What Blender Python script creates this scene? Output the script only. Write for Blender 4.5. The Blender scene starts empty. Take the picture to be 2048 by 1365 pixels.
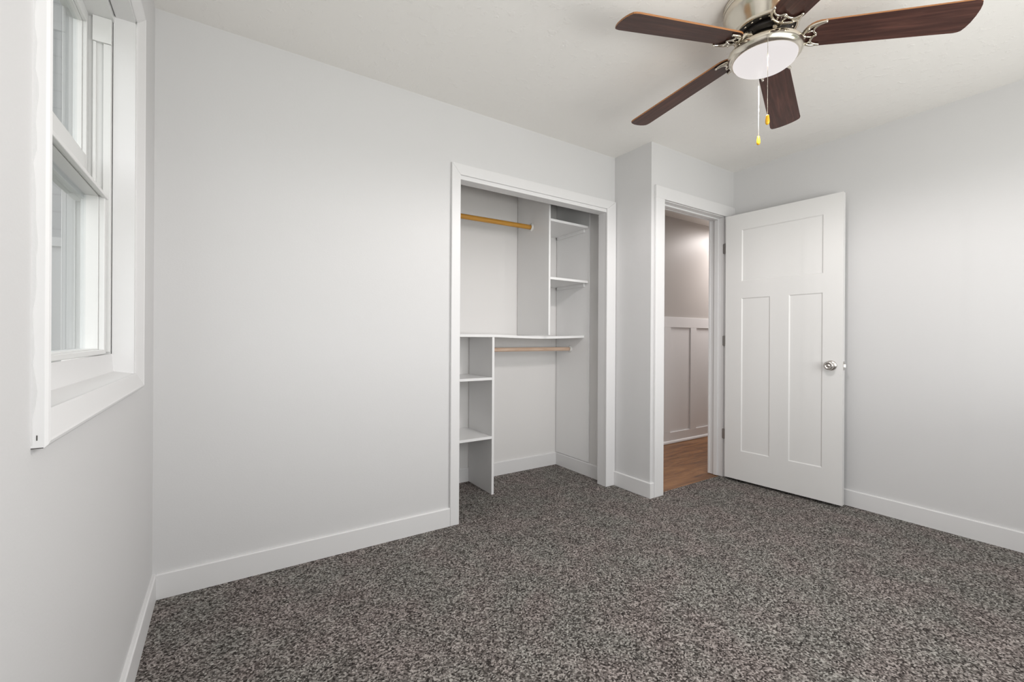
import bpy, bmesh, math, random
import numpy as np
from mathutils import Vector, Matrix
random.seed(7)
sc = bpy.context.scene
COL = sc.collection
R = math.radians

# ------------------------------------------------------------------ camera
H_CAM = 1.0848
FPX = 875.70                      # focal length in pixels of the 2048 px wide frame
YAW, PITCH, ROLL = R(33.272), R(-0.006), R(0.3145)
fw = Vector((math.sin(YAW) * math.cos(PITCH), math.cos(YAW) * math.cos(PITCH), math.sin(PITCH)))
rt = Vector((math.cos(YAW), -math.sin(YAW), 0))
up = rt.cross(fw)
r2 = math.cos(ROLL) * rt + math.sin(ROLL) * up
u2 = -math.sin(ROLL) * rt + math.cos(ROLL) * up
cam_data = bpy.data.cameras.new('camera')
cam = bpy.data.objects.new('camera', cam_data)
COL.objects.link(cam)
m = Matrix.Identity(4)
for i in range(3):
    m[i][0], m[i][1], m[i][2] = r2[i], u2[i], -fw[i]
m[2][3] = H_CAM
cam.matrix_world = m
cam_data.sensor_width = 36
cam_data.lens = FPX / 2048 * 36
cam_data.shift_y = -4.59 / 2048
cam_data.clip_start = 0.02
sc.camera = cam

# ------------------------------------------------------------------ world, lights, exposure
SKY = 1.9
world = bpy.data.worlds.new('overcast_sky')
sc.world = world
world.use_nodes = True
bg = world.node_tree.nodes['Background']
bg.inputs[0].default_value = (1.0, 0.985, 0.965, 1)
bg.inputs[1].default_value = SKY


def area_light(name, loc, direction, sx, sy, power, color):
    d = bpy.data.lights.new(name, 'AREA')
    d.shape = 'RECTANGLE'
    d.size, d.size_y, d.energy, d.color = sx, sy, power, color
    o = bpy.data.objects.new(name, d)
    o.location = loc
    o.rotation_euler = Vector(direction).to_track_quat('-Z', 'Y').to_euler()
    COL.objects.link(o)
    return o


# added fill panel shining in as daylight through the added window behind the camera
area_light('daylight_fill_near', (1.35, -0.68, 1.45), (0.15, 1, -0.4), 1.6, 1.2, 25, (1.0, 0.985, 0.975))
# two added fill panels tilted up outside it, to brighten the ceiling
area_light('upward_fill_near', (2.4, -1.0, 0.85), (0, 0.6, 1), 1.4, 0.7, 20, (1.0, 0.955, 0.90))
area_light('upward_fill_near_left', (0.8, -1.0, 0.85), (0, 0.6, 1), 1.4, 0.7, 38, (1.0, 0.955, 0.90))
# the hallway's own lamp and the bulb of the fan light
area_light('hall_lamp_light', (5.02, 2.50, 2.33), (0, 0, -1), 0.45, 0.45, 24, (1.0, 0.95, 0.93))
FAN_DOME = 0.80                   # glow of the frosted dome itself
FAN_WATTS = 36.0
for i in range(13):               # the fan lamp's light, spread over the dome's face
    d = bpy.data.lights.new('fan_lamp_light', 'SPOT')
    d.spot_size, d.spot_blend = R(178), 0.35
    d.shadow_soft_size, d.energy, d.color = 0.0, FAN_WATTS / 13, (1.0, 0.955, 0.945)
    o = bpy.data.objects.new('fan_lamp_light', d)
    rr = 0.0 if i == 12 else (0.095 if i % 2 else 0.05)
    o.location = (1.8087 + rr * math.cos(i * math.pi / 6 + 0.2), 0.9174 + rr * math.sin(i * math.pi / 6 + 0.2), 2.1685)
    COL.objects.link(o)

vs = sc.view_settings
sc.display_settings.display_device = 'sRGB'
vs.view_transform = 'Standard'
vs.look = 'None'
vs.gamma = 1
vs.use_curve_mapping = False
vs.exposure = 0.02

# ------------------------------------------------------------------ materials


def new_mat(name):
    mt = bpy.data.materials.new(name)
    mt.use_nodes = True
    nt = mt.node_tree
    return mt, nt, nt.nodes['Principled BSDF'], nt.nodes['Material Output']


def simple(name, col, rough=0.5, metal=0.0, bump=0.0, scale=200.0, spec=None, detail=3):
    mt, nt, b, out = new_mat(name)
    b.inputs['Base Color'].default_value = (*col, 1)
    b.inputs['Roughness'].default_value = rough
    b.inputs['Metallic'].default_value = metal
    if spec is not None:
        b.inputs['Specular IOR Level'].default_value = spec
    if bump:
        tc = nt.nodes.new('ShaderNodeTexCoord')
        n = nt.nodes.new('ShaderNodeTexNoise')
        n.inputs['Scale'].default_value = scale
        n.inputs['Detail'].default_value = detail
        bp = nt.nodes.new('ShaderNodeBump')
        bp.inputs['Strength'].default_value = bump
        bp.inputs['Distance'].default_value = 0.002
        nt.links.new(tc.outputs['Object'], n.inputs['Vector'])
        nt.links.new(n.outputs['Fac'], bp.inputs['Height'])
        nt.links.new(bp.outputs['Normal'], b.inputs['Normal'])
    return mt


def ramp(nt, stops, fac, interp='LINEAR'):
    r = nt.nodes.new('ShaderNodeValToRGB')
    r.color_ramp.interpolation = interp
    els = r.color_ramp.elements
    while len(els) < len(stops):
        els.new(0.5)
    for e, (p, c) in zip(els, stops):
        e.position = p
        e.color = (*c, 1)
    nt.links.new(fac, r.inputs['Fac'])
    return r


M = {}
M['wall'] = simple('grey_wall_paint', (0.69, 0.684, 0.684), 0.62, bump=0.12, scale=140, spec=0.3)
M['wall_hall'] = simple('hall_wall_paint', (0.48, 0.452, 0.432), 0.42, bump=0.05, scale=60, spec=0.32)
M['trim'] = simple('white_trim_paint', (0.775, 0.768, 0.768), 0.45, bump=0.04, scale=60)
M['door'] = simple('white_door_paint', (0.775, 0.767, 0.755), 0.42, bump=0.06, scale=90)
M['closet'] = simple('closet_white_paint', (0.765, 0.75, 0.738), 0.45, bump=0.06, scale=120)
M['shelf'] = simple('white_melamine', (0.87, 0.865, 0.862), 0.35)
M['nickel'] = simple('brushed_nickel', (0.72, 0.67, 0.58), 0.17, 1.0, bump=0.04, scale=300)
M['nickel_door'] = simple('satin_nickel', (0.66, 0.63, 0.60), 0.24, 1.0)
M['steel'] = simple('hinge_steel', (0.42, 0.41, 0.40), 0.45, 1.0)
M['black'] = simple('black_flywheel', (0.015, 0.013, 0.012), 0.35)
M['fob'] = simple('yellow_wooden_fob', (0.80, 0.43, 0.02), 0.3)
M['cord'] = simple('white_cord', (0.85, 0.83, 0.80), 0.6)
M['socket'] = simple('white_plastic', (0.87, 0.86, 0.83), 0.4)
M['vinyl'] = simple('white_vinyl', (0.78, 0.78, 0.77), 0.35)
M['gap'] = simple('dark_gap', (0.05, 0.045, 0.04), 0.9)
M['ground'] = simple('lawn', (0.20, 0.21, 0.17), 0.9, bump=0.5, scale=30)
M['siding_trim'] = simple('house_trim', (0.42, 0.425, 0.43), 0.5)
M['outer_stop'] = simple('grey_outer_stop', (0.46, 0.46, 0.46), 0.5)
M['roof'] = simple('grey_shingles', (0.22, 0.22, 0.23), 0.9, bump=0.4, scale=40)


def ceiling_mat():
    mt, nt, b, out = new_mat('textured_ceiling_paint')
    b.inputs['Base Color'].default_value = (0.89, 0.87, 0.84, 1)
    b.inputs['Roughness'].default_value = 0.7
    tc = nt.nodes.new('ShaderNodeTexCoord')
    n = nt.nodes.new('ShaderNodeTexNoise')
    n.inputs['Scale'].default_value = 22
    n.inputs['Detail'].default_value = 4
    n.inputs['Roughness'].default_value = 0.6
    r = ramp(nt, [(0.56, (0, 0, 0)), (0.66, (1, 1, 1))], n.outputs['Fac'])
    bp = nt.nodes.new('ShaderNodeBump')
    bp.inputs['Strength'].default_value = 0.25
    bp.inputs['Distance'].default_value = 0.004
    nt.links.new(tc.outputs['Object'], n.inputs['Vector'])
    nt.links.new(r.outputs['Color'], bp.inputs['Height'])
    nt.links.new(bp.outputs['Normal'], b.inputs['Normal'])
    return mt


M['ceiling'] = ceiling_mat()


def carpet_mat():
    mt, nt, b, out = new_mat('speckled_grey_carpet')
    tc = nt.nodes.new('ShaderNodeTexCoord')
    v = nt.nodes.new('ShaderNodeTexVoronoi')
    v.inputs['Scale'].default_value = 185
    v.inputs['Randomness'].default_value = 1.0
    nt.links.new(tc.outputs['Object'], v.inputs['Vector'])
    # one random tone per tuft
    sep = nt.nodes.new('ShaderNodeSeparateColor')
    nt.links.new(v.outputs['Color'], sep.inputs['Color'])
    r = ramp(nt, [(0.0, (0.022, 0.019, 0.018)), (0.25, (0.075, 0.066, 0.062)), (0.5, (0.16, 0.143, 0.136)),
                  (0.75, (0.27, 0.245, 0.234)), (1.0, (0.46, 0.43, 0.41))], sep.outputs['Red'])
    # broad, faint pinkish and greenish areas
    n = nt.nodes.new('ShaderNodeTexNoise')
    n.inputs['Scale'].default_value = 5.0
    n.inputs['Detail'].default_value = 4
    nt.links.new(tc.outputs['Object'], n.inputs['Vector'])
    r2_ = ramp(nt, [(0.38, (1.03, 0.985, 0.97)), (0.62, (0.97, 1.01, 0.975))], n.outputs['Fac'])
    mx = nt.nodes.new('ShaderNodeMix')
    mx.data_type = 'RGBA'
    mx.blend_type = 'MULTIPLY'
    mx.inputs['Factor'].default_value = 1
    nt.links.new(r.outputs['Color'], mx.inputs[6])
    nt.links.new(r2_.outputs['Color'], mx.inputs[7])
    # pile lie: slightly lighter and darker strokes
    n2 = nt.nodes.new('ShaderNodeTexNoise')
    n2.inputs['Scale'].default_value = 14
    n2.inputs['Detail'].default_value = 5
    nt.links.new(tc.outputs['Object'], n2.inputs['Vector'])
    r3 = ramp(nt, [(0.3, (0.84, 0.84, 0.84)), (0.7, (1.12, 1.12, 1.12))], n2.outputs['Fac'])
    mx2 = nt.nodes.new('ShaderNodeMix')
    mx2.data_type = 'RGBA'
    mx2.blend_type = 'MULTIPLY'
    mx2.inputs['Factor'].default_value = 1
    nt.links.new(mx.outputs[2], mx2.inputs[6])
    nt.links.new(r3.outputs['Color'], mx2.inputs[7])
    nt.links.new(mx2.outputs[2], b.inputs['Base Color'])
    b.inputs['Roughness'].default_value = 0.95
    b.inputs['Specular IOR Level'].default_value = 0.1
    bp = nt.nodes.new('ShaderNodeBump')
    bp.inputs['Strength'].default_value = 0.6
    bp.inputs['Distance'].default_value = 0.004
    bp.invert = True
    nt.links.new(v.outputs['Distance'], bp.inputs['Height'])
    nt.links.new(bp.outputs['Normal'], b.inputs['Normal'])
    return mt


M['carpet'] = carpet_mat()


def wood_mat(name, stops, scale=(1, 14, 14), rough=0.4, base=3.0, plank=None, spec=0.5):
    """grain running along object X"""
    mt, nt, b, out = new_mat(name)
    tc = nt.nodes.new('ShaderNodeTexCoord')
    mp = nt.nodes.new('ShaderNodeMapping')
    mp.inputs['Scale'].default_value = scale
    nt.links.new(tc.outputs['Object'], mp.inputs['Vector'])
    n = nt.nodes.new('ShaderNodeTexNoise')
    n.inputs['Scale'].default_value = base
    n.inputs['Detail'].default_value = 6
    n.inputs['Roughness'].default_value = 0.6
    n.inputs['Distortion'].default_value = 0.6
    vec = mp.outputs['Vector']
    if plank:
        br = nt.nodes.new('ShaderNodeTexBrick')
        br.inputs['Scale'].default_value = 1.0
        br.inputs['Brick Width'].default_value = plank[0]
        br.inputs['Row Height'].default_value = plank[1]
        br.inputs['Mortar Size'].default_value = 0.0012
        br.inputs['Color1'].default_value = (0, 0, 0, 1)
        br.inputs['Color2'].default_value = (1, 1, 1, 1)
        br.inputs['Mortar'].default_value = (0.5, 0.5, 0.5, 1)
        nt.links.new(tc.outputs['Object'], br.inputs['Vector'])
        ad = nt.nodes.new('ShaderNodeVectorMath')
        ad.operation = 'MULTIPLY_ADD'
        ad.inputs[1].default_value = (7.3, 5.1, 3.7)
        nt.links.new(br.outputs['Color'], ad.inputs[0])
        nt.links.new(vec, ad.inputs[2])
        vec = ad.outputs['Vector']
    nt.links.new(vec, n.inputs['Vector'])
    r = ramp(nt, stops, n.outputs['Fac'])
    colour = r.outputs['Color']
    if plank:
        mx = nt.nodes.new('ShaderNodeMix')
        mx.data_type = 'RGBA'
        mx.inputs[7].default_value = (0.03, 0.015, 0.008, 1)
        nt.links.new(br.outputs['Fac'], mx.inputs['Factor'])
        nt.links.new(colour, mx.inputs[6])
        colour = mx.outputs[2]
    nt.links.new(colour, b.inputs['Base Color'])
    b.inputs['Roughness'].default_value = rough
    b.inputs['Specular IOR Level'].default_value = spec
    return mt


M['hall_floor'] = wood_mat('hall_wood_planks', [(0.28, (0.075, 0.028, 0.009)), (0.45, (0.20, 0.084, 0.026)),
                                                (0.58, (0.27, 0.122, 0.042)), (0.75, (0.36, 0.178, 0.068))],
                           (1.2, 9, 9), 0.38, 2.2, plank=(1.25, 0.16))
M['blade'] = wood_mat('dark_walnut_blade', [(0.3, (0.030, 0.012, 0.009)), (0.5, (0.062, 0.025, 0.019)),
                                            (0.7, (0.112, 0.046, 0.034))], (1.6, 26, 26), 0.42, 2.2, spec=0.3)
M['blade_top'] = wood_mat('light_oak_blade_back', [(0.3, (0.36, 0.18, 0.06)), (0.7, (0.5, 0.29, 0.12))],
                          (1.6, 26, 26), 0.4, 2.2)
M['blade_edge'] = simple('orange_brown_blade_edge', (0.36, 0.155, 0.055), 0.45)
M['rod_gold'] = wood_mat('golden_stained_rod', [(0.3, (0.46, 0.215, 0.028)), (0.6, (0.56, 0.28, 0.045)),
                                                (0.8, (0.62, 0.33, 0.06))], (2, 40, 40), 0.35, 3)
M['rod_pale'] = wood_mat('pale_pine_rod', [(0.3, (0.62, 0.41, 0.28)), (0.55, (0.74, 0.54, 0.41)),
                                           (0.8, (0.80, 0.62, 0.49))], (2, 40, 40), 0.5, 3)


def siding_mat():
    mt, nt, b, out = new_mat('pale_lap_siding')
    tc = nt.nodes.new('ShaderNodeTexCoord')
    w = nt.nodes.new('ShaderNodeTexWave')
    w.wave_type = 'BANDS'
    w.bands_direction = 'Z'
    w.wave_profile = 'SAW'
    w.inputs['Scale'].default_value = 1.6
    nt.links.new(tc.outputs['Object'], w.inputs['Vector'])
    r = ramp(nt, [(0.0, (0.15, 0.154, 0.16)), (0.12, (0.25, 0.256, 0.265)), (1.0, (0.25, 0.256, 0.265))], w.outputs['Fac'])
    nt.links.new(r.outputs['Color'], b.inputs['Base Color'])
    b.inputs['Roughness'].default_value = 0.6
    return mt


M['siding'] = siding_mat()


def glass_mat():
    mt = bpy.data.materials.new('window_glass')
    mt.use_nodes = True
    nt = mt.node_tree
    nt.nodes.clear()
    out = nt.nodes.new('ShaderNodeOutputMaterial')
    t = nt.nodes.new('ShaderNodeBsdfTransparent')
    t.inputs[0].default_value = (0.95, 0.97, 0.98, 1)
    g = nt.nodes.new('ShaderNodeBsdfGlossy')
    g.inputs['Roughness'].default_value = 0.03
    f = nt.nodes.new('ShaderNodeFresnel')
    ge = nt.nodes.new('ShaderNodeNewGeometry')
    mr = nt.nodes.new('ShaderNodeMapRange')      # same reflectance from both sides of the pane
    mr.inputs['To Min'].default_value = 1.35
    mr.inputs['To Max'].default_value = 1 / 1.35
    nt.links.new(ge.outputs['Backfacing'], mr.inputs['Value'])
    nt.links.new(mr.outputs['Result'], f.inputs['IOR'])
    mx = nt.nodes.new('ShaderNodeMixShader')
    nt.links.new(f.outputs[0], mx.inputs[0])
    nt.links.new(t.outputs[0], mx.inputs[1])
    nt.links.new(g.outputs[0], mx.inputs[2])
    nt.links.new(mx.outputs[0], out.inputs[0])
    return mt


M['glass'] = glass_mat()


def dome_mat():
    mt, nt, b, out = new_mat('lit_frosted_glass')
    b.inputs['Base Color'].default_value = (0.0, 0.0, 0.0, 1)
    b.inputs['Roughness'].default_value = 0.4
    b.inputs['Specular IOR Level'].default_value = 0.05
    b.inputs['Emission Color'].default_value = (1.0, 0.945, 0.93, 1)
    b.inputs['Emission Strength'].default_value = FAN_DOME
    return mt


M['dome'] = dome_mat()

# ------------------------------------------------------------------ mesh helpers


def box(bm, x0, x1, y0, y1, z0, z1, bev=0.0, mi=0):
    vs_ = [bm.verts.new((x, y, z)) for x in (x0, x1) for y in (y0, y1) for z in (z0, z1)]
    q = [(0, 1, 3, 2), (4, 6, 7, 5), (0, 4, 5, 1), (2, 3, 7, 6), (0, 2, 6, 4), (1, 5, 7, 3)]
    fs = [bm.faces.new([vs_[i] for i in f]) for f in q]
    for f in fs:
        f.material_index = mi
    if bev:
        es = list({e for f in fs for e in f.edges})
        bmesh.ops.bevel(bm, geom=es, offset=bev, segments=2, profile=0.5, affect='EDGES')
    return bm


def prism(bm, poly, axis, a, b_, mi=0, bev=0.0):
    """closed 2-D polygon extruded along an axis; poly in the two other axes in xyz order"""
    def mk(p, t):
        c = list(p)
        c.insert(axis, t)
        return bm.verts.new(c)
    A = [mk(p, a) for p in poly]
    B = [mk(p, b_) for p in poly]
    n = len(poly)
    fs = [bm.faces.new(A), bm.faces.new(B[::-1])]
    for i in range(n):
        fs.append(bm.faces.new([A[i], B[i], B[(i + 1) % n], A[(i + 1) % n]]))
    for f in fs:
        f.material_index = mi
    if bev:
        es = list({e for f in fs for e in f.edges})
        bmesh.ops.bevel(bm, geom=es, offset=bev, segments=2, profile=0.5, affect='EDGES')
    return bm


def lathe(bm, prof, c, seg=64, axis=Vector((0, 0, 1)), cap0=True, cap1=True, mi=0):
    """profile of (radius, height) about an axis through c"""
    q = Vector((0, 0, 1)).rotation_difference(Vector(axis))
    c = Vector(c)
    rings = []
    for r_, z in prof:
        if r_ < 1e-6:
            rings.append([bm.verts.new(c + q @ Vector((0, 0, z)))])
        else:
            rings.append([bm.verts.new(c + q @ Vector((r_ * math.cos(2 * math.pi * k / seg), r_ * math.sin(2 * math.pi * k / seg), z))) for k in range(seg)])
    for a, b_ in zip(rings[:-1], rings[1:]):
        for k in range(seg):
            k2 = (k + 1) % seg
            if len(a) == 1 and len(b_) == 1:
                continue
            if len(a) == 1:
                f = bm.faces.new([a[0], b_[k2], b_[k]])
            elif len(b_) == 1:
                f = bm.faces.new([a[k], a[k2], b_[0]])
            else:
                f = bm.faces.new([a[k], a[k2], b_[k2], b_[k]])
            f.smooth = True
            f.material_index = mi
    if cap0 and len(rings[0]) > 1:
        bm.faces.new(rings[0][::-1]).material_index = mi
    if cap1 and len(rings[-1]) > 1:
        bm.faces.new(rings[-1]).material_index = mi
    return bm


def tube(bm, pts, rad, seg=10, flat=None, mi=0):
    """sweep of a circle along points; rad a number or one per point"""
    pts = [Vector(p) for p in pts]
    n = len(pts)
    rad = [rad] * n if isinstance(rad, (int, float)) else rad
    ref = flat or Vector((0, 0, 1))
    rings = []
    for i, p in enumerate(pts):
        t = (pts[min(i + 1, n - 1)] - pts[max(i - 1, 0)]).normalized()
        rf = ref if abs(t.dot(ref)) < 0.95 else Vector((1, 0, 0))
        a = t.cross(rf).normalized()
        b_ = a.cross(t).normalized()
        rings.append([bm.verts.new(p + rad[i] * (math.cos(2 * math.pi * k / seg) * a + math.sin(2 * math.pi * k / seg) * b_)) for k in range(seg)])
    for a, b_ in zip(rings[:-1], rings[1:]):
        for k in range(seg):
            f = bm.faces.new([a[k], a[(k + 1) % seg], b_[(k + 1) % seg], b_[k]])
            f.smooth = True
            f.material_index = mi
    bm.faces.new(rings[0][::-1]).material_index = mi
    bm.faces.new(rings[-1]).material_index = mi
    return bm


def smooth_path(pts, k=6):
    """Catmull-Rom through the points"""
    P = [Vector(p) for p in pts]
    P = [2 * P[0] - P[1]] + P + [2 * P[-1] - P[-2]]
    out = []
    for i in range(1, len(P) - 2):
        for j in range(k):
            t = j / k
            a, b_, c, d = P[i - 1], P[i], P[i + 1], P[i + 2]
            out.append(0.5 * ((2 * b_) + (c - a) * t + (2 * a - 5 * b_ + 4 * c - d) * t * t + (3 * b_ - a - 3 * c + d) * t ** 3))
    out.append(P[-2])
    return out


def world_loc(o):
    v = Vector((0, 0, 0))
    while o:
        v += o.location
        o = o.parent
    return v


def obj(name, bm, mats, parent=None, origin=None, label=None):
    """links a bmesh given in world coordinates as ONE object with its origin at its base"""
    bmesh.ops.recalc_face_normals(bm, faces=bm.faces)
    me = bpy.data.meshes.new(name)
    if origin is None:
        co = np.array([v.co for v in bm.verts])
        lo, hi = co.min(0), co.max(0)
        origin = Vector(((lo[0] + hi[0]) / 2, (lo[1] + hi[1]) / 2, lo[2]))
    origin = Vector(origin)
    bmesh.ops.translate(bm, verts=bm.verts, vec=-origin)
    bm.to_mesh(me)
    bm.free()
    for mm in (mats if isinstance(mats, (list, tuple)) else [mats]):
        me.materials.append(mm)
    o = bpy.data.objects.new(name, me)
    COL.objects.link(o)
    if parent:
        o.parent = parent
        o.location = origin - world_loc(parent)
    else:
        o.location = origin
    if label:
        o['label'] = label
    return o


def tag(o, label, cat, group=None, kind=None):
    o['label'] = label
    o['category'] = cat
    if group:
        o['group'] = group
    if kind:
        o['kind'] = kind
    return o


def thing(name, loc, label, cat, group=None, kind=None):
    o = bpy.data.objects.new(name, None)
    o.empty_display_size = 0.1
    COL.objects.link(o)
    o.location = loc
    return tag(o, label, cat, group, kind)


def struct(name, bm, mats, label, cat):
    return tag(obj(name, bm, mats), label, cat, kind='structure')


BM = bmesh.new

# ------------------------------------------------------------------ room dimensions
H = 2.44
xL, xW = -0.2455, 3.4396          # left (window) wall, right wall
yC = 2.3183                       # closet wall
xR, yD = 2.4346, 1.9831           # return wall, door wall
yN = -0.50                        # wall behind the camera
BBH, BBT = 0.104, 0.014           # baseboard
T = 0.018                         # casing thickness
cx0, cx1 = 1.1420, 2.3450         # closet opening
cz1 = 2.0390
yCi = 2.393                       # inner face of the closet's front wall
yB = 2.9699                       # closet back wall
xcL, xc = 0.95, 2.4162            # closet side walls
dx0, dx1, dz1 = 2.5560, 3.3050, 2.0560   # door opening
yDi = 2.092
yH = 2.932                        # far wall of the hall
zHC = 2.372
hx0, hx1 = 2.54, 6.6
wy0, wy1, wz0, wz1 = 1.008, 1.872, 0.965, 2.110   # window opening in the left wall
xWo = -0.415                      # outer face of left wall

# ------------------------------------------------------------------ shell
bm = BM()
box(bm, xL, xc, yN, yB, -0.05, 0.0)
box(bm, xc, xW, yN, yD + 0.026, -0.05, 0.0)
struct('floor', bm, M['carpet'], 'speckled grey brown carpet covering the bedroom and closet floor', 'floor')

bm = BM()
box(bm, xL - 0.1, xW + 0.1, yN - 0.1, yB + 0.1, H, H + 0.06)
struct('ceiling', bm, M['ceiling'], 'off-white lightly textured bedroom ceiling above the fan', 'ceiling')

bm = BM()
box(bm, xWo, xL, yN - 0.1, wy0, -0.05, H)
box(bm, xWo, xL, wy1, yB + 0.1, -0.05, H)
box(bm, xWo, xL, wy0, wy1, -0.05, wz0)
box(bm, xWo, xL, wy0, wy1, wz1, H)
struct('wall_left', bm, M['wall'], 'light grey wall at the left holding the white window', 'wall')

# wall with the closet opening; its room face is grey, the closet side white
bm = BM()
box(bm, xL, cx0, yC, yCi, -0.05, H)
box(bm, cx1, xR - 0.0005, yC, yCi - 0.001, -0.05, H)
box(bm, cx0, cx1, yC, yCi, cz1 - 0.02, H)
struct('wall_back', bm, M['wall'], 'light grey wall holding the open white closet', 'wall')

bm = BM()
prism(bm, [(xR, yD), (dx0 - 0.004, yD), (dx0 - 0.004, yDi), (xR + 0.02, yDi), (xR + 0.02, yCi), (xR, yCi)], 2, -0.05, H)
box(bm, dx1 + 0.0085, xW, yD, yDi, -0.05, H)
box(bm, dx0 - 0.004, dx1 + 0.0085, yD, yDi, dz1 + 0.0055, H)
box(bm, xR + 0.0205, hx0, yDi + 0.0005, yB + 0.1, -0.05, H)
struct('wall_corner', bm, M['wall'], 'light grey boxed-out wall with the open doorway, right of the closet', 'wall')

bm = BM()
box(bm, xW, xW + 0.1, yN - 0.1, yDi, -0.05, H)
struct('wall_right', bm, M['wall'], 'light grey wall at the right behind the open white door', 'wall')

# wall behind the camera; its wide opening is added to let fill light in
nx0, nx1, nz0, nz1 = 0.10, 3.15, 0.80, 2.20
bm = BM()
box(bm, xL, nx0, yN - 0.1, yN, -0.05, H)
box(bm, nx1, xW, yN - 0.1, yN, -0.05, H)
box(bm, nx0, nx1, yN - 0.1, yN, -0.05, nz0)
box(bm, nx0, nx1, yN - 0.1, yN, nz1, H)
struct('wall_near', bm, M['wall'], 'grey wall behind the camera with a wide opening added for fill light', 'wall')

# closet interior
bm = BM()
box(bm, xcL, xc, yB, yB + 0.1, -0.05, H)
struct('wall_closet_back', bm, M['closet'], 'white back wall inside the closet', 'wall')
bm = BM()
box(bm, xcL - 0.1, xcL, yCi, yB + 0.1, -0.05, H)
struct('wall_closet_left', bm, M['closet'], 'white left side wall inside the closet, behind the casing', 'wall')
bm = BM()
box(bm, xc - 0.002, xc, yCi, yB, 0, H)
struct('wall_closet_right', bm, M['closet'], 'white right side wall inside the closet', 'wall')

# hall
bm = BM()
box(bm, hx0, hx1, yD + 0.026, yH + 0.1, -0.06, -0.004)
struct('floor_hall', bm, M['hall_floor'], 'brown wood plank floor of the hall beyond the doorway', 'floor')
bm = BM()
box(bm, hx0, hx1, yH, yH + 0.1, -0.05, H)
struct('wall_hall', bm, M['wall_hall'], 'glossy taupe hall wall above the white wainscot, seen through the doorway', 'wall')
bm = BM()
box(bm, xW, hx1, yDi - 0.1, yDi, -0.05, H)
box(bm, hx1, hx1 + 0.1, yDi - 0.1, yH + 0.1, -0.05, H)
struct('wall_hall_end', bm, M['wall_hall'], 'hall walls round the corner beyond the doorway', 'wall')
bm = BM()
box(bm, hx0, hx1, yDi, yH, zHC, zHC + 0.06)
struct('ceiling_hall', bm, M['ceiling'], 'hall ceiling glimpsed at the top of the doorway', 'ceiling')

# ------------------------------------------------------------------ baseboards


def bb_profile(s=1):
    return [(0, 0), (BBT * s, 0), (BBT * s, BBH - 0.004), ((BBT - 0.004) * s, BBH), (0, BBH)]


def bb_x(bm, x0, x1, y):        # along X, face towards -Y
    prism(bm, [(y - a, z) for a, z in bb_profile()], 0, x0, x1)


def bb_y(bm, y0, y1, x, s):     # along Y, face towards s*X
    prism(bm, [(x + s * a, z) for a, z in bb_profile()], 1, y0, y1)


bm = BM(); bb_y(bm, yN, yC, xL, 1)
struct('baseboard_left', bm, M['trim'], 'white baseboard under the window wall at the left', 'baseboard')
bm = BM(); bb_x(bm, xL + BBT, 1.0913, yC)
struct('baseboard_back', bm, M['trim'], 'long white baseboard left of the closet', 'baseboard')
bm = BM()
secs = []
for px_, py_, sx, sy in ((xR, yC, -1, 0), (xR, yD, -1, -1), (2.4625, yD, 0, -1)):
    secs.append([bm.verts.new((px_ + sx * a, py_ + sy * a, z)) for a, z in bb_profile()])
for A_, B_ in zip(secs[:-1], secs[1:]):
    for i in range(5):
        bm.faces.new([A_[i], A_[(i + 1) % 5], B_[(i + 1) % 5], B_[i]])
bm.faces.new(secs[0]); bm.faces.new(secs[-1][::-1])
struct('baseboard_corner', bm, M['trim'], 'short white baseboard between closet and doorway', 'baseboard')
bm = BM(); bb_y(bm, yN, yD - T, xW, -1)
struct('baseboard_right', bm, M['trim'], 'white baseboard along the right wall, running behind the door', 'baseboard')
bm = BM(); bb_x(bm, xcL, xc - BBT, yB)
struct('baseboard_closet_back', bm, M['trim'], 'white baseboard along the back of the closet', 'baseboard')
bm = BM(); bb_y(bm, yCi + 0.002, yB, xc - 0.002, -1)
struct('baseboard_closet_right', bm, M['trim'], 'white baseboard along the right side of the closet', 'baseboard')

# ------------------------------------------------------------------ closet casing
t1 = thing('trim_1', (1.743, yC, 0), 'white casing and jambs framing the open closet', 'trim', kind='structure')
bm = BM(); prism(bm, [(1.0913, 0), (1.1476, 0), (1.1476, 2.0413), (1.0913, 2.1052)], 1, yC - T, yC, bev=0.003)
obj('side_casing', bm, M['trim'], t1)
bm = BM(); prism(bm, [(2.3400, 0), (2.4316, 0), (2.4316, 2.1052), (2.3400, 2.0413)], 1, yC - T, yC, bev=0.003)
obj('side_casing', bm, M['trim'], t1)
bm = BM(); prism(bm, [(1.0913, 2.1052), (1.1476, 2.0413), (2.3400, 2.0413), (2.4316, 2.1052)], 1, yC - T, yC, bev=0.003)
obj('head_casing', bm, M['trim'], t1)
bm = BM(); box(bm, cx0, 1.1470, yC - 0.002, yCi, 0, 2.02, 0.001); obj('jamb', bm, M['trim'], t1)
bm = BM(); box(bm, 2.3420, 2.3500, yC - 0.002, yCi, 0, 2.02, 0.001); obj('jamb', bm, M['trim'], t1)
bm = BM(); box(bm, cx0, 2.3450, yC - 0.006, yCi, 2.018, 2.043, 0.001); obj('head_jamb', bm, M['trim'], t1)

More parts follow.
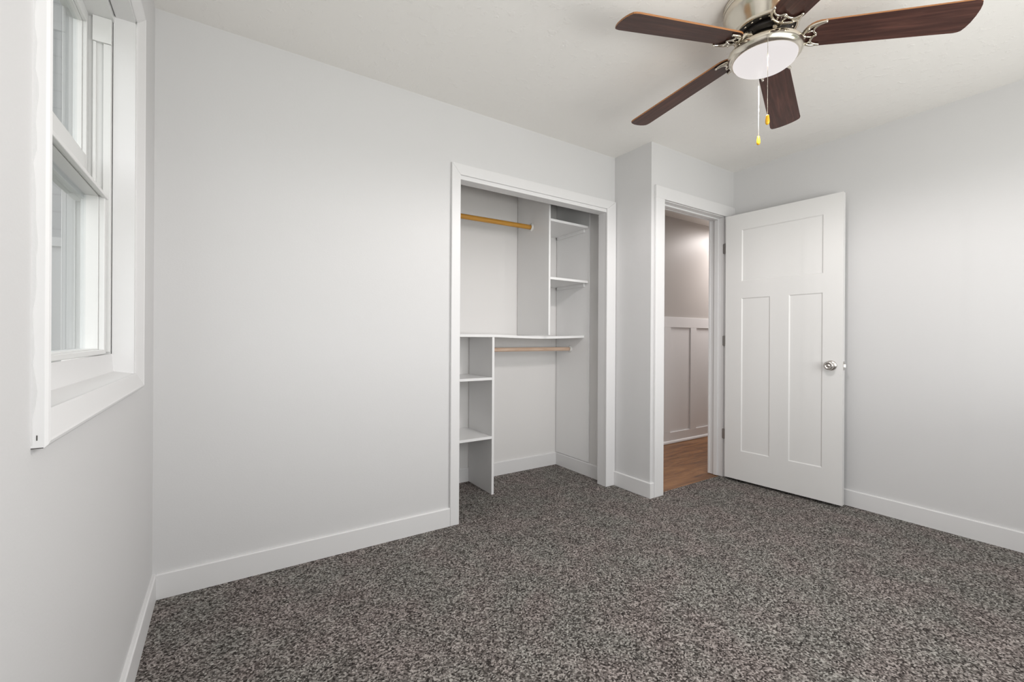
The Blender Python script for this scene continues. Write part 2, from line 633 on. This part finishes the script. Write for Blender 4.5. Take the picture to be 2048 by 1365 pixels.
# ------------------------------------------------------------------ door casing and jamb
t2 = thing('trim_2', (2.93, yD, 0), 'white casing and jambs framing the doorway to the hall', 'trim', kind='structure')
CT = 2.1463
bm = BM(); box(bm, 2.4640, 2.5570, yD - T, yD, 0, 2.0615, 0.003); obj('side_casing', bm, M['trim'], t2)
bm = BM(); box(bm, 3.3130, xW - 0.001, yD - T, yD, 0, 2.0615, 0.003); obj('side_casing', bm, M['trim'], t2)
bm = BM(); box(bm, 2.4640, xW - 0.001, yD - T, yD, 2.0605, CT, 0.003); obj('head_casing', bm, M['trim'], t2)
bm = BM()
box(bm, dx0, dx0 + 0.012, yD, yDi + 0.002, 0, dz1)
box(bm, dx0 + 0.012, dx0 + 0.024, yD + 0.04, yD + 0.075, 0, dz1 - 0.012, 0.002)
obj('jamb', bm, M['trim'], t2)
bm = BM()
box(bm, dx1, dx1 + 0.008, yD, yDi + 0.002, 0, dz1)
box(bm, dx1 - 0.012, dx1, yD + 0.04, yD + 0.075, 0, dz1 - 0.012, 0.002)
box(bm, dx1 - 0.004, dx1 + 0.05, yDi + 0.002, yDi + 0.018, 0, dz1, 0.002)
obj('jamb', bm, M['trim'], t2)
bm = BM()
box(bm, dx0, dx1, yD, yDi + 0.002, dz1, dz1 + 0.005)
box(bm, dx0, dx1, yD + 0.04, yD + 0.075, dz1 - 0.012, dz1, 0.002)
box(bm, dx0, dx1, yDi + 0.002, yDi + 0.018, dz1 - 0.003, dz1 + 0.06, 0.002)
obj('head_jamb', bm, M['trim'], t2)

# ------------------------------------------------------------------ hall wainscot
t3 = thing('trim_3', (4.3, yH, 0), 'white board-and-batten wainscot on the hall wall', 'trim', kind='structure')
bm = BM(); box(bm, hx0, hx1, yH - 0.004, yH, 0.0, 1.30); obj('wainscot_panel', bm, M['trim'], t3)
bm = BM(); box(bm, hx0, hx1, yH - 0.016, yH - 0.004, 1.212, 1.322, 0.002); obj('top_rail', bm, M['trim'], t3)
bm = BM(); box(bm, hx0, hx1, yH - 0.016, yH - 0.004, 0.0, 0.112, 0.002); obj('bottom_rail', bm, M['trim'], t3)
bm = BM()
prism(bm, [(yH - 0.016, 0), (yH - 0.030, 0), (yH - 0.029, 0.012), (yH - 0.024, 0.021), (yH - 0.016, 0.026)], 0, hx0, hx1)
obj('shoe_moulding', bm, M['trim'], t3)
k = 0
x = 4.24 - 3 * 0.445
while x < hx1 - 0.1:
    if x > hx0:
        bm = BM(); box(bm, x, x + 0.104, yH - 0.016, yH - 0.004, 0.112, 1.212, 0.002); obj('batten', bm, M['trim'], t3)
    x += 0.445

# ------------------------------------------------------------------ the open door (hinged at the right jamb, swung in a little past square)
HA = Vector((3.2665, 1.9441, 0))
dv = (Vector((3.3199, 1.1852, 0)) - HA)
DW = dv.length
dv.normalize()
dn = Vector((-dv.y, dv.x, 0))           # thickness direction, towards the right wall
DT = 0.035
DZ0, DZ1 = 0.020, 2.0425


def dp(u, v, z):
    return HA + dv * u + dn * v + Vector((0, 0, z))


door = thing('door_1', (HA.x, HA.y, 0), 'white three-panel interior door standing open against the right wall', 'door', kind='structure')
PAN = [(0.122, 0.650, 1.529, 1.921), (0.122, 0.323, 0.240, 1.402), (0.446, 0.648, 0.240, 1.402)]
bm = BM()
US = sorted({0, DW, 0.122, 0.323, 0.446, 0.648, 0.650})
ZS = sorted({DZ0, DZ1, 0.240, 1.402, 1.529, 1.921})


def in_panel(u, z):
    return any(a < u < b_ and c < z < d for a, b_, c, d in PAN)


for v, dvv in ((0.0, 1), (DT, -1)):
    for u0, u1 in zip(US[:-1], US[1:]):
        for z0, z1 in zip(ZS[:-1], ZS[1:]):
            if not in_panel((u0 + u1) / 2, (z0 + z1) / 2):
                bm.faces.new([bm.verts.new(dp(*p)) for p in ((u0, v, z0), (u1, v, z0), (u1, v, z1), (u0, v, z1))])
    for a, b_, c, d in PAN:
        s, dep = 0.007, 0.0055 * dvv
        o4 = [(a, c), (b_, c), (b_, d), (a, d)]
        i4 = [(a + s, c + s), (b_ - s, c + s), (b_ - s, d - s), (a + s, d - s)]
        O = [bm.verts.new(dp(p[0], v, p[1])) for p in o4]
        I = [bm.verts.new(dp(p[0], v + dep, p[1])) for p in i4]
        for i in range(4):
            bm.faces.new([O[i], O[(i + 1) % 4], I[(i + 1) % 4], I[i]])
        bm.faces.new(I)
for q in (((0, 0, DZ0), (0, DT, DZ0), (0, DT, DZ1), (0, 0, DZ1)), ((DW, 0, DZ0), (DW, DT, DZ0), (DW, DT, DZ1), (DW, 0, DZ1)),
          ((0, 0, DZ0), (DW, 0, DZ0), (DW, DT, DZ0), (0, DT, DZ0)), ((0, 0, DZ1), (DW, 0, DZ1), (DW, DT, DZ1), (0, DT, DZ1))):
    bm.faces.new([bm.verts.new(dp(*p)) for p in q])
bmesh.ops.remove_doubles(bm, verts=bm.verts, dist=1e-5)
obj('door_slab', bm, M['door'], door)

# knob on both faces, latch on the edge
KU, KZ = 0.698, 0.921
knob_prof = [(0.033, 0.0), (0.033, 0.004), (0.030, 0.009), (0.020, 0.011), (0.012, 0.013), (0.011, 0.026), (0.014, 0.030),
             (0.023, 0.035), (0.0275, 0.043), (0.0275, 0.050), (0.024, 0.056), (0.016, 0.058), (0.0155, 0.0565), (0.007, 0.0565),
             (0.0065, 0.058), (0.0, 0.058)]
bm = BM(); lathe(bm, knob_prof, dp(KU, 0, KZ), 48, -dn); obj('door_knob', bm, M['nickel_door'], door)
bm = BM(); lathe(bm, knob_prof, dp(KU, DT, KZ), 48, dn); obj('door_knob', bm, M['nickel_door'], door)
bm = BM()
vv = [bm.verts.new(dp(u, v, z)) for u in (DW - 0.001, DW + 0.0015) for v in (0.005, 0.030) for z in (KZ - 0.028, KZ + 0.028)]
for f in ((0, 1, 3, 2), (4, 6, 7, 5), (0, 4, 5, 1), (2, 3, 7, 6), (0, 2, 6, 4), (1, 5, 7, 3)):
    bm.faces.new([vv[i] for i in f])
pl = obj('latch_plate', bm, M['nickel_door'], door)
bm = BM()
vv = [bm.verts.new(dp(u, v, z)) for u, v in ((DW, 0.010), (DW + 0.011, 0.019), (DW + 0.011, 0.025), (DW, 0.025)) for z in (KZ - 0.009, KZ + 0.009)]
A_, B_ = vv[0::2], vv[1::2]
bm.faces.new(A_); bm.faces.new(B_[::-1])
for i in range(4):
    bm.faces.new([A_[i], A_[(i + 1) % 4], B_[(i + 1) % 4], B_[i]])
obj('latch_bolt', bm, M['nickel_door'], pl)
for zc in (1.806, 1.078, 0.343):
    bm = BM()
    hh, r_ = 0.040, 0.008
    y0, y1 = yD - 0.016, yD + 0.006
    pts = []
    for k in range(7):
        a = math.pi / 2 * k / 6
        pts.append((y1 - r_ + r_ * math.sin(a), zc + hh - r_ + r_ * math.cos(a)))
    pts += [(p[0], 2 * zc - p[1]) for p in pts[::-1]]
    pts = [(y0, zc + hh)] + pts + [(y0, zc - hh)]
    prism(bm, pts, 0, dx1 - 0.0025, dx1 - 0.0003)
    # barrel on the far side of the open door
    lathe(bm, [(0.0, 0), (0.006, 0.001), (0.006, 0.079), (0.0, 0.080)], (dx1 + 0.001, yD - 0.0255, zc - hh), 14)
    obj('hinge', bm, M['steel'], door, label='dark steel hinge leaf on the jamb')

# ------------------------------------------------------------------ window in the left wall
w1 = thing('window_1', ((xL + xWo) / 2, (wy0 + wy1) / 2, wz0), 'white double-hung window in the left wall', 'window', kind='structure')
xi = -0.2425


def casing_section(t_out, t_in, w):
    """(depth from wall, distance from opening): thick rounded outer edge sloping to a thin inner edge"""
    return [(0, 0), (t_in, 0), (t_in + 0.002, 0.004), (t_out - 0.002, w - 0.012), (t_out, w - 0.009),
            (t_out - 0.0015, w - 0.004), (t_out - 0.005, w), (0, w)]


def frame_ring(bm, y0, y1, z0, z1, sec, close=True):
    """mitred picture-frame casing around the opening on the left wall (normal +X)"""
    loops = []
    for (ys, zs, sy, sz) in ((y0, z0, -1, -1), (y1, z0, 1, -1), (y1, z1, 1, 1), (y0, z1, -1, 1)):
        loops.append([bm.verts.new((xL + d, ys + sy * w_, zs + sz * w_)) for d, w_ in sec])
    n = len(sec)
    for i in range(4):
        a, b_ = loops[i], loops[(i + 1) % 4]
        for j in range(n):
            bm.faces.new([a[j], a[(j + 1) % n], b_[(j + 1) % n], b_[j]])


bm = BM(); frame_ring(bm, wy0, wy1, wz0, wz1, casing_section(0.0195, 0.003, 0.052))
obj('window_casing', bm, M['trim'], w1)
# wavy line of wall paint lapping onto the side of the casing, as brushed
bm = BM()
n = 60
ya = wy0 - 0.052
prev = None
for i in range(n + 1):
    z = 0.918 + (2.15 - 0.918) * i / n
    wob = 0.0045 + 0.0016 * math.sin(i * 0.55) + 0.0012 * math.sin(i * 1.7 + 1) + 0.0008 * random.uniform(-1, 1)
    if i < 3:
        wob = 0.002
    cur = [bm.verts.new((xL - 0.001, ya - 0.0008, z)), bm.verts.new((xL + wob, ya - 0.0008, z)), bm.verts.new((xL + wob, ya + 0.001, z)), bm.verts.new((xL - 0.001, ya + 0.001, z))]
    if prev:
        for j in range(4):
            bm.faces.new([prev[j], prev[(j + 1) % 4], cur[(j + 1) % 4], cur[j]])
    else:
        bm.faces.new(cur)
    prev = cur
bm.faces.new(prev[::-1])
obj('paint_edge', bm, M['wall'], w1, label='wavy grey wall paint lapping onto the casing side')
# two nicks at the casing's lower end
bm = BM()
box(bm, xL + 0.006, xL + 0.0072, ya - 0.0006, ya + 0.0006, 0.925, 0.933)
box(bm, xL - 0.001, xL + 0.0135, ya - 0.0005, ya + 0.003, 0.9125, 0.9137)
obj('paint_crack', bm, M['gap'], w1, label='small dark cracks in the paint')

# jamb liner (four boards lining the opening)
bm = BM()
box(bm, -0.300, xL - 0.0005, wy1 - 0.010, wy1, wz0, wz1)
box(bm, -0.300, xL - 0.0005, wy0, wy0 + 0.010, wz0, wz1)
box(bm, -0.294, xL - 0.0005, wy0, wy1, wz1 - 0.008, wz1)
obj('jamb', bm, M['trim'], w1)
bm = BM()
prism(bm, [(xL - 0.0005, wz0 + 0.0002), (-0.296, wz0 + 0.009), (-0.300, 1.0295), (xWo - 0.02, 1.005), (xWo - 0.02, wz0 - 0.03), (xWo - 0.001, wz0 - 0.03), (xWo - 0.001, wz0 + 0.0002)], 1, wy0 + 0.001, wy1 - 0.001)
obj('window_sill', bm, M['trim'], w1)
# vinyl frame with the tracks of the two sashes
fr = BM()
for s, ye in ((1, wy1), (-1, wy0)):
    def yb_(a, b_):
        return (ye - s * b_, ye - s * a) if s > 0 else (ye + a, ye + b_)
    a, b_ = yb_(0, 0.010)
    box(fr, xWo, -0.3025, a, b_, wz0 + 0.012, wz1 - 0.0265)
    a, b_ = yb_(0.0105, 0.020)
    box(fr, -0.322, -0.3035, a, b_, 1.035, 2.004, 0.0015)
    box(fr, -0.3465, -0.3385, a, b_, 1.035, 2.004, 0.0015)
    a2, b2 = yb_(0.0105, 0.023)
    box(fr, -0.3470, -0.3030, a2, b2, 2.005, 2.0835, 0.001)
    box(fr, xWo + 0.001, -0.3835, a, b_, 1.035, 2.083, 0.0015, mi=1)
box(fr, xWo, -0.298, wy0, wy1, wz1 - 0.026, wz1)
obj('window_frame', fr, [M['vinyl'], M['outer_stop']], w1)


def sash(name, xf, depth1, depth2, y0, y1, z0, z1, rb, rt_, glass_x, ws=0.030):
    """outer ring with a bead ring recessed behind it, and the pane"""
    bm = BM()
    def ring(xa, xb, w, wb, wt, bev):
        box(bm, xa, xb, y0, y0 + w, z0, z1, bev)
        box(bm, xa, xb, y1 - w, y1, z0, z1, bev)
        box(bm, xa, xb, y0 + w, y1 - w, z0, z0 + wb, bev)
        box(bm, xa, xb, y0 + w, y1 - w, z1 - wt, z1, bev)
    ring(xf - depth1, xf, ws - 0.004, rb - 0.004, rt_ - 0.003, 0.002)
    ring(xf - depth2, xf - depth1, ws, rb, rt_, 0.001)
    o = obj(name, bm, M['vinyl'], w1)
    bm = BM()
    box(bm, glass_x - 0.002, glass_x + 0.002, y0 + ws - 0.004, y1 - ws + 0.004, z0 + rb - 0.004, z1 - rt_ + 0.004)
    obj('pane', bm, M['glass'], o)
    return o


s1 = sash('lower_sash', -0.311, 0.014, 0.054, wy0 + 0.020, wy1 - 0.025, 1.030, 1.530, 0.018, 0.016, -0.355)
s2 = sash('upper_sash', -0.357, 0.010, 0.030, wy0 + 0.012, wy1 - 0.012, 1.500, 2.085, 0.145, 0.040, -0.379, ws=0.026)
bm = BM(); box(bm, -0.318, -0.3065, wy0 + 0.024, wy1 - 0.029, 1.512, 1.522, 0.002)
obj('lift_rail', bm, M['vinyl'], s1)

# unseen window added behind the camera as a daylight source
w2 = thing('window_added', ((nx0 + nx1) / 2, yN, nz0), 'unseen wide white window added behind the camera for daylight', 'window', kind='structure')
bm = BM()
for a, b_, c, d in ((nx0, nx0 + 0.05, nz0, nz1), (nx1 - 0.05, nx1, nz0, nz1), (nx0 + 0.05, nx1 - 0.05, nz0, nz0 + 0.05),
                    (nx0 + 0.05, nx1 - 0.05, nz1 - 0.05, nz1), (1.60, 1.65, nz0 + 0.05, nz1 - 0.05)):
    box(bm, a, b_, yN - 0.08, yN - 0.03, c, d)
obj('window_frame', bm, M['vinyl'], w2)
bm = BM(); box(bm, nx0 + 0.045, nx1 - 0.045, yN - 0.058, yN - 0.054, nz0 + 0.045, nz1 - 0.045)
obj('pane', bm, M['glass'], w2)

# ------------------------------------------------------------------ outside
bm = BM(); box(bm, -30, 30, -30, 30, -0.75, -0.65)
tag(obj('ground', bm, M['ground']), 'lawn outside the window', 'ground', kind='structure')
nh = thing('neighbour_house', (-3.2, 9.0, -0.65), 'pale blue-grey sided house seen through the window', 'house')
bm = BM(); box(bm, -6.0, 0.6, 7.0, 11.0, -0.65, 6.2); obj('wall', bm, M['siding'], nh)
bm = BM(); prism(bm, [(-6.4, 6.2), (1.0, 6.2), (-2.7, 8.6)], 1, 6.7, 11.3); obj('roof', bm, M['roof'], nh)
bm = BM()
box(bm, -1.75, -1.65, 6.94, 7.0, 0.1, 2.2); box(bm, -0.75, -0.65, 6.94, 7.0, 0.1, 2.2)
box(bm, -1.75, -0.65, 6.94, 7.0, 2.1, 2.2); box(bm, -1.75, -0.65, 6.94, 7.0, 0.1, 0.2)
wn = obj('window', bm, M['siding_trim'], nh)
bm = BM(); box(bm, -1.65, -0.75, 6.97, 6.99, 0.2, 2.1); obj('pane', bm, M['siding_trim'], wn)

# ------------------------------------------------------------------ closet fittings
BT = 0.018
yF = 2.612                       # front edge of the long shelf and the tower
yFu = 2.552                      # front edge of the upper divider
xsp = xc - 0.012                 # face of the side board

# white board lining the right wall of the closet
bm = BM()
box(bm, xsp, xc - 0.0025, 2.558, yB - 0.006, 0.108, H - 0.002, 0.001)
tag(obj('side_board', bm, M['shelf']), 'white board lining the right side of the closet from baseboard to ceiling', 'panel')

# long shelf, sagging a little between the tower and the side board
bm = BM()
nx = 40
rows = []
for i in range(nx + 1):
    x = xcL + (xsp - 0.001 - xcL) * i / nx
    t = max(0.0, min(1.0, (x - 1.565) / (xsp - 1.565)))
    sag = -0.009 * math.sin(math.pi * t) ** 1.3 if 0 < t < 1 else 0
    yb2 = yB - 0.001 - (0.012 if i == nx else 0)
    rows.append([bm.verts.new((x, y, z + sag)) for y, z in ((yF, 1.0950), (yF, 1.1130), (yb2, 1.1130), (yb2, 1.0950))])
for a, b_ in zip(rows[:-1], rows[1:]):
    for j in range(4):
        bm.faces.new([a[j], a[(j + 1) % 4], b_[(j + 1) % 4], b_[j]])
bm.faces.new(rows[0]); bm.faces.new(rows[-1][::-1])
tag(obj('long_shelf', bm, M['shelf']), 'long white shelf spanning the closet at mid height, sagging slightly', 'shelf')

# lower tower at the left: upright panel and two shelves
tw = thing('shelf_tower', (1.25, 2.79, 0), 'low white tower with two shelves under the left of the long closet shelf', 'shelf unit')
bm = BM(); box(bm, 1.5510, 1.5690, yF, yB - 0.016, 0.001, 1.0945, 0.001); obj('side_panel', bm, M['shelf'], tw)
for zt in (0.8150, 0.4070):
    bm = BM(); box(bm, xcL + 0.001, 1.5508, yF, yB - 0.002, zt - BT, zt, 0.001); obj('shelf', bm, M['shelf'], tw)

# upper divider with two shelves on cleats at the right
uu = thing('upper_shelf_unit', (2.2, 2.76, 1.113), 'white divider with two short shelves in the upper right of the closet', 'shelf unit')
bm = BM(); box(bm, 1.9956, 2.0116, yFu, yB - 0.006, 1.1135, H - 0.002, 0.001); obj('divider_panel', bm, M['shelf'], uu)
for zt in (1.9775, 1.5450):
    bm = BM()
    prism(bm, [(2.0118, yFu), (xsp - 0.006, yFu + 0.012), (xsp - 0.0005, yFu + 0.03), (xsp - 0.0005, yB - 0.022), (xsp - 0.016, yB - 0.002), (2.0118, yB - 0.002)],
          2, zt - BT, zt, bev=0.0008)
    sh = obj('shelf', bm, M['shelf'], uu)
    bm = BM(); box(bm, xsp - 0.016, xsp - 0.0005, yFu + 0.055, yB - 0.030, zt - BT - 0.024, zt - BT - 0.0002, 0.001)
    obj('cleat', bm, M['shelf'], sh)

# hanging rods with their cups


def rod(name, x0, x1, y, z0, z1, rad, mat, label, cups):
    root = thing(name, ((x0 + x1) / 2, y, min(z0, z1) - rad), label, 'rod', group=None)
    bm = BM()
    n = 24
    tube(bm, [(x0 + (x1 - x0) * i / n, y, z0 + (z1 - z0) * i / n) for i in range(n + 1)], rad, 24)
    obj('rod_pole', bm, mat, root)
    for xe, d in cups:
        z = z0 if abs(xe - x0) < abs(xe - x1) else z1
        bm = BM()
        lathe(bm, [(rad + 0.012, 0), (rad + 0.012, 0.003), (rad + 0.005, 0.004), (rad + 0.004, 0.012), (rad + 0.0005, 0.012), (rad + 0.0003, 0.001)],
              (xe, y, z), 32, (d, 0, 0), cap0=True, cap1=False)
        obj('rod_socket', bm, M['socket'], root)
    return root


rod('hanging_rod', xcL + 0.002, 1.9940, 2.7727, 1.9405, 1.9530, 0.0180, M['rod_gold'],
    'golden stained wooden rod in the upper left of the closet', ((1.9950, -1), (xcL + 0.001, 1)))
rod('hanging_rod', 1.5702, xsp - 0.002, 2.7820, 1.0020, 1.0025, 0.0155, M['rod_pale'],
    'pale bare wood rod hung beneath the long closet shelf', ((xsp - 0.001, -1), (1.5695, 1)))

# ------------------------------------------------------------------ ceiling fan
FC = Vector((1.8087, 0.9174, 0))
fan = thing('ceiling_fan', (FC.x, FC.y, H), 'brushed nickel ceiling fan with five dark wood blades and a lit round light', 'fan')


def fz(z):
    return (FC.x, FC.y, z)


# motor housing: ribbed rim at the ceiling, flaring bowl, open at the bottom
bm = BM()
prof = [(0.146, H - 0.0005), (0.152, H - 0.002), (0.152, H - 0.008), (0.149, H - 0.010), (0.149, H - 0.012), (0.153, H - 0.014), (0.153, H - 0.020),
        (0.150, H - 0.022), (0.150, H - 0.024), (0.152, H - 0.026), (0.152, H - 0.036), (0.150, H - 0.046), (0.146, H - 0.056), (0.139, H - 0.070),
        (0.131, H - 0.084), (0.124, H - 0.097), (0.119, H - 0.108), (0.117, H - 0.112), (0.118, H - 0.115), (0.117, H - 0.120), (0.113, H - 0.121),
        (0.107, H - 0.119), (0.105, H - 0.112), (0.104, H - 0.104)]
lathe(bm, prof, fz(0), 96, cap0=True, cap1=False)
obj('motor_housing', bm, M['nickel'], fan)
bm = BM()
lathe(bm, [(0.1045, H - 0.110), (0.1045, H - 0.1155), (0.080, H - 0.1165), (0.0, H - 0.1165)], fz(0), 64)
vp = obj('vent_plate', bm, M['black'], fan, label='black perforated plate under the motor')
for k in range(20):
    a = 2 * math.pi * k / 20
    bm = BM()
    lathe(bm, [(0.0045, 0.0), (0.0045, -0.003), (0.0028, -0.0045), (0.0, -0.005)], (FC.x + 0.095 * math.cos(a), FC.y + 0.095 * math.sin(a), H - 0.1155), 12)
    obj('screw', bm, M['nickel'], vp)
bm = BM()
lathe(bm, [(0.080, H - 0.117), (0.082, H - 0.119), (0.082, H - 0.129), (0.080, H - 0.134), (0.050, H - 0.136), (0.0, H - 0.136)], fz(0), 64)
obj('flywheel', bm, M['black'], fan, label='black rotor ring')
# switch housing and light pan
bm = BM()
prof = [(0.050, H - 0.1365), (0.056, H - 0.139), (0.060, H - 0.150), (0.062, H - 0.160), (0.064, H - 0.166), (0.072, H - 0.171), (0.090, H - 0.175),
        (0.110, H - 0.180), (0.124, H - 0.186), (0.132, H - 0.194), (0.1345, H - 0.202), (0.1335, H - 0.210), (0.129, H - 0.219), (0.122, H - 0.226),
        (0.1165, H - 0.229), (0.1145, H - 0.228), (0.1145, H - 0.222)]
lathe(bm, prof, fz(0), 96, cap0=True, cap1=False)
lk = obj('light_pan', bm, M['nickel'], fan)
bm = BM()
prof = [(0.1143, H - 0.220), (0.1143, H - 0.229), (0.1128, H - 0.235), (0.108, H - 0.2425), (0.098, H - 0.2500), (0.082, H - 0.2570), (0.060, H - 0.2625),
        (0.036, H - 0.2655), (0.016, H - 0.2668), (0.0, H - 0.2672)]
lathe(bm, prof, fz(0), 96, cap0=False)
obj('light_dome', bm, M['dome'], fan, label='lit frosted glass dome')

# blades: angle, pitch, droop and height each as they hang
PH = 2.85985
BL = [(0, 0.798, -12.93, -0.0841, 0.0116), (-1, -0.557, -10.57, -0.1323, 0.018), (-2, -0.431, -9.88, -0.0923, -0.0098),
      (-3, -0.241, -11.22, -0.0923, 0.0154), (-4, -0.127, -11.44, -0.1034, 0.018)]
OFF = -0.0115


def blade_outline():
    """closed outline in (r, s): rounded root, straight widening sides, gently bowed tip"""
    def hw(r_):
        return 0.0583 + (0.0674 - 0.0583) * (r_ - 0.2) / 0.45
    P = []
    # root arc from -s side to +s side
    root = [(0.175, -1.0), (0.160, -0.93), (0.147, -0.80), (0.136, -0.58), (0.127, -0.28), (0.124, 0.0), (0.127, 0.32), (0.136, 0.62), (0.147, 0.83), (0.160, 0.95), (0.175, 1.0)]
    P += [(r_, k_ * hw(max(r_, .17))) for r_, k_ in root]
    P += [(0.30, hw(0.30)), (0.45, hw(0.45)), (0.60, hw(0.60))]
    w = hw(0.63)
    tip = [(0.622, 1.0), (0.634, 0.965), (0.642, 0.90), (0.648, 0.70), (0.6525, 0.40), (0.654, 0.0), (0.6525, -0.40), (0.648, -0.70), (0.642, -0.90), (0.634, -0.965), (0.622, -1.0)]
    P += [(r_, k_ * w) for r_, k_ in tip]
    P += [(0.60, -hw(0.60)), (0.45, -hw(0.45)), (0.30, -hw(0.30))]
    return P


OUT = blade_outline()
BTH = 0.006
for k, dph, pit, dr, zo in BL:
    a = PH + R(dph) + k * 2 * math.pi / 5
    pit = R(pit)
    ex = Vector((math.cos(a), math.sin(a), dr)).normalized()
    ey = Vector((-math.sin(a) * math.cos(pit), math.cos(a) * math.cos(pit), math.sin(pit)))
    ez = ex.cross(ey).normalized()
    ey = ez.cross(ex).normalized()
    org = Vector((FC.x, FC.y, 2.25 + zo - dr * 0.2))      # axis point the blade plane passes through

    def bp(r_, s, z=0.0):
        return Vector((r_, s + OFF, z))

    Mb = Matrix.Identity(4)
    for i in range(3):
        Mb[i][0], Mb[i][1], Mb[i][2] = ex[i], ey[i], ez[i]
    base = org - Vector(fan.location)
    Mb[0][3], Mb[1][3], Mb[2][3] = base.x, base.y, base.z
    # the blade in its own frame so the grain runs along it
    bm = BM()
    lo = [bm.verts.new(bp(r_, s, 0)) for r_, s in OUT]
    hi = [bm.verts.new(bp(r_, s, BTH)) for r_, s in OUT]
    f = bm.faces.new(lo); f.material_index = 0
    f = bm.faces.new(hi[::-1]); f.material_index = 1
    n = len(OUT)
    for i in range(n):
        f = bm.faces.new([lo[i], hi[i], hi[(i + 1) % n], lo[(i + 1) % n]])
        f.material_index = 2
    bmesh.ops.recalc_face_normals(bm, faces=bm.faces)
    me = bpy.data.meshes.new('blade')
    bm.to_mesh(me); bm.free()
    for mm in (M['blade'], M['blade_top'], M['blade_edge']):
        me.materials.append(mm)
    bo = bpy.data.objects.new('blade', me)
    COL.objects.link(bo)
    bo.parent = fan
    bo.matrix_local = Mb
    # bracket: crescent with three inner ribs under the blade root, and the arm to the rotor
    bm = BM()
    zz = -0.006

    def q(r_, s, z=zz):
        return Vector((r_, s, z))
    outer = smooth_path([q(0.193, -0.071), q(0.170, -0.066), q(0.148, -0.056), q(0.134, -0.040), q(0.126, -0.020), q(0.127, -0.002), q(0.135, 0.014),
                         q(0.150, 0.028), q(0.168, 0.035), q(0.192, 0.033)])
    m_ = len(outer)
    tube(bm, outer, [0.0042 + 0.0022 * math.sin(math.pi * i / (m_ - 1)) for i in range(m_)], 10)
    inner = smooth_path([q(0.190, -0.069), q(0.172, -0.060), q(0.160, -0.046), q(0.160, -0.032), q(0.171, -0.018), q(0.163, -0.006), q(0.160, 0.008),
                         q(0.165, 0.022), q(0.182, 0.031), q(0.191, 0.032)])
    m_ = len(inner)
    tube(bm, inner, [0.0036 + 0.001 * math.sin(math.pi * i / (m_ - 1)) for i in range(m_)], 10)
    for p, e in (((0.136, -0.030), (0.160, -0.036)), ((0.130, -0.012), (0.162, -0.006)), ((0.145, 0.022), (0.163, 0.016))):
        tube(bm, [q(*p), q((p[0] + e[0]) / 2, (p[1] + e[1]) / 2, zz - 0.001), q(*e)], 0.0034, 8)
    for p in ((0.191, -0.070), (0.191, 0.033)):
        lathe(bm, [(0.0, -0.006), (0.0042, -0.004), (0.0052, 0.0), (0.0045, 0.005)], q(*p), 12)
    for p in ((0.140, -0.048), (0.150, 0.024), (0.170, -0.018)):
        lathe(bm, [(0.0, -0.0085), (0.003, -0.008), (0.0045, -0.006), (0.0045, 0.0055)], q(*p), 10)
    # arm: from the crescent back and up to the rotor (in fan coordinates)
    inv = (Matrix.Translation(Vector(fan.location)) @ Mb).inverted()
    p0 = q(0.127, -0.010)
    pr_ = inv @ Vector((FC.x + 0.074 * math.cos(a), FC.y + 0.074 * math.sin(a), H - 0.139))
    pm = inv @ Vector((FC.x + 0.098 * math.cos(a), FC.y + 0.098 * math.sin(a), H - 0.150))
    pm2 = p0 * 0.7 + pm * 0.3 + Vector((-0.004, 0, -0.002))
    arm = smooth_path([q(0.138, -0.011), p0, pm2, pm, pr_])
    m_ = len(arm)
    tube(bm, arm, [0.0075 + 0.0035 * (i / (m_ - 1)) for i in range(m_)], 12)
    lathe(bm, [(0.0, -0.013), (0.006, -0.012), (0.010, -0.008), (0.010, 0.004)], pr_, 14)
    bmesh.ops.recalc_face_normals(bm, faces=bm.faces)
    me = bpy.data.meshes.new('blade_bracket')
    bm.to_mesh(me); bm.free()
    me.materials.append(M['nickel'])
    br = bpy.data.objects.new('blade_bracket', me)
    COL.objects.link(br)
    br.parent = bo

# pull chains
fob_prof = [(0.0, 0.0), (0.0035, 0.0005), (0.0066, 0.004), (0.0076, 0.011), (0.0070, 0.020), (0.0054, 0.031), (0.0044, 0.036), (0.0, 0.037)]
# beaded chain in front, hung from the near side of the light
CH1 = (1.6995, 0.8506)
bm = BM()
ztop, zbot = 2.205, 1.930
tube(bm, [(CH1[0], CH1[1], ztop), (CH1[0], CH1[1], zbot)], 0.0006, 6)
z = ztop
while z > zbot:
    bmesh.ops.create_icosphere(bm, subdivisions=1, radius=0.00125, matrix=Matrix.Translation((CH1[0], CH1[1], z)))
    z -= 0.0031
tube(bm, [(CH1[0] + 0.028, CH1[1] + 0.018, 2.2545), (CH1[0] + 0.012, CH1[1] + 0.008, 2.246), (CH1[0] + 0.001, CH1[1] + 0.001, 2.228), (CH1[0], CH1[1], ztop)], 0.0013, 8)
c1 = obj('pull_chain', bm, M['nickel'], fan)
bm = BM(); lathe(bm, fob_prof, (CH1[0], CH1[1], zbot - 0.036), 20); obj('pull_fob', bm, M['fob'], c1, label='yellow wooden fob')
# white cord behind the light, with a small coupling
CH2 = (1.8985, 0.9870)
bm = BM()
ztop, zbot = 2.225, 1.953
tube(bm, [(CH2[0], CH2[1], ztop), (CH2[0], CH2[1], zbot)], 0.0011, 8)
lathe(bm, [(0.0, -0.004), (0.002, -0.003), (0.002, 0.003), (0.0, 0.004)], (CH2[0], CH2[1], 2.066), 10)
c2 = obj('pull_cord', bm, M['cord'], fan)
bm = BM(); lathe(bm, fob_prof, (CH2[0], CH2[1], zbot - 0.036), 20); obj('pull_fob', bm, M['fob'], c2, label='yellow wooden fob')
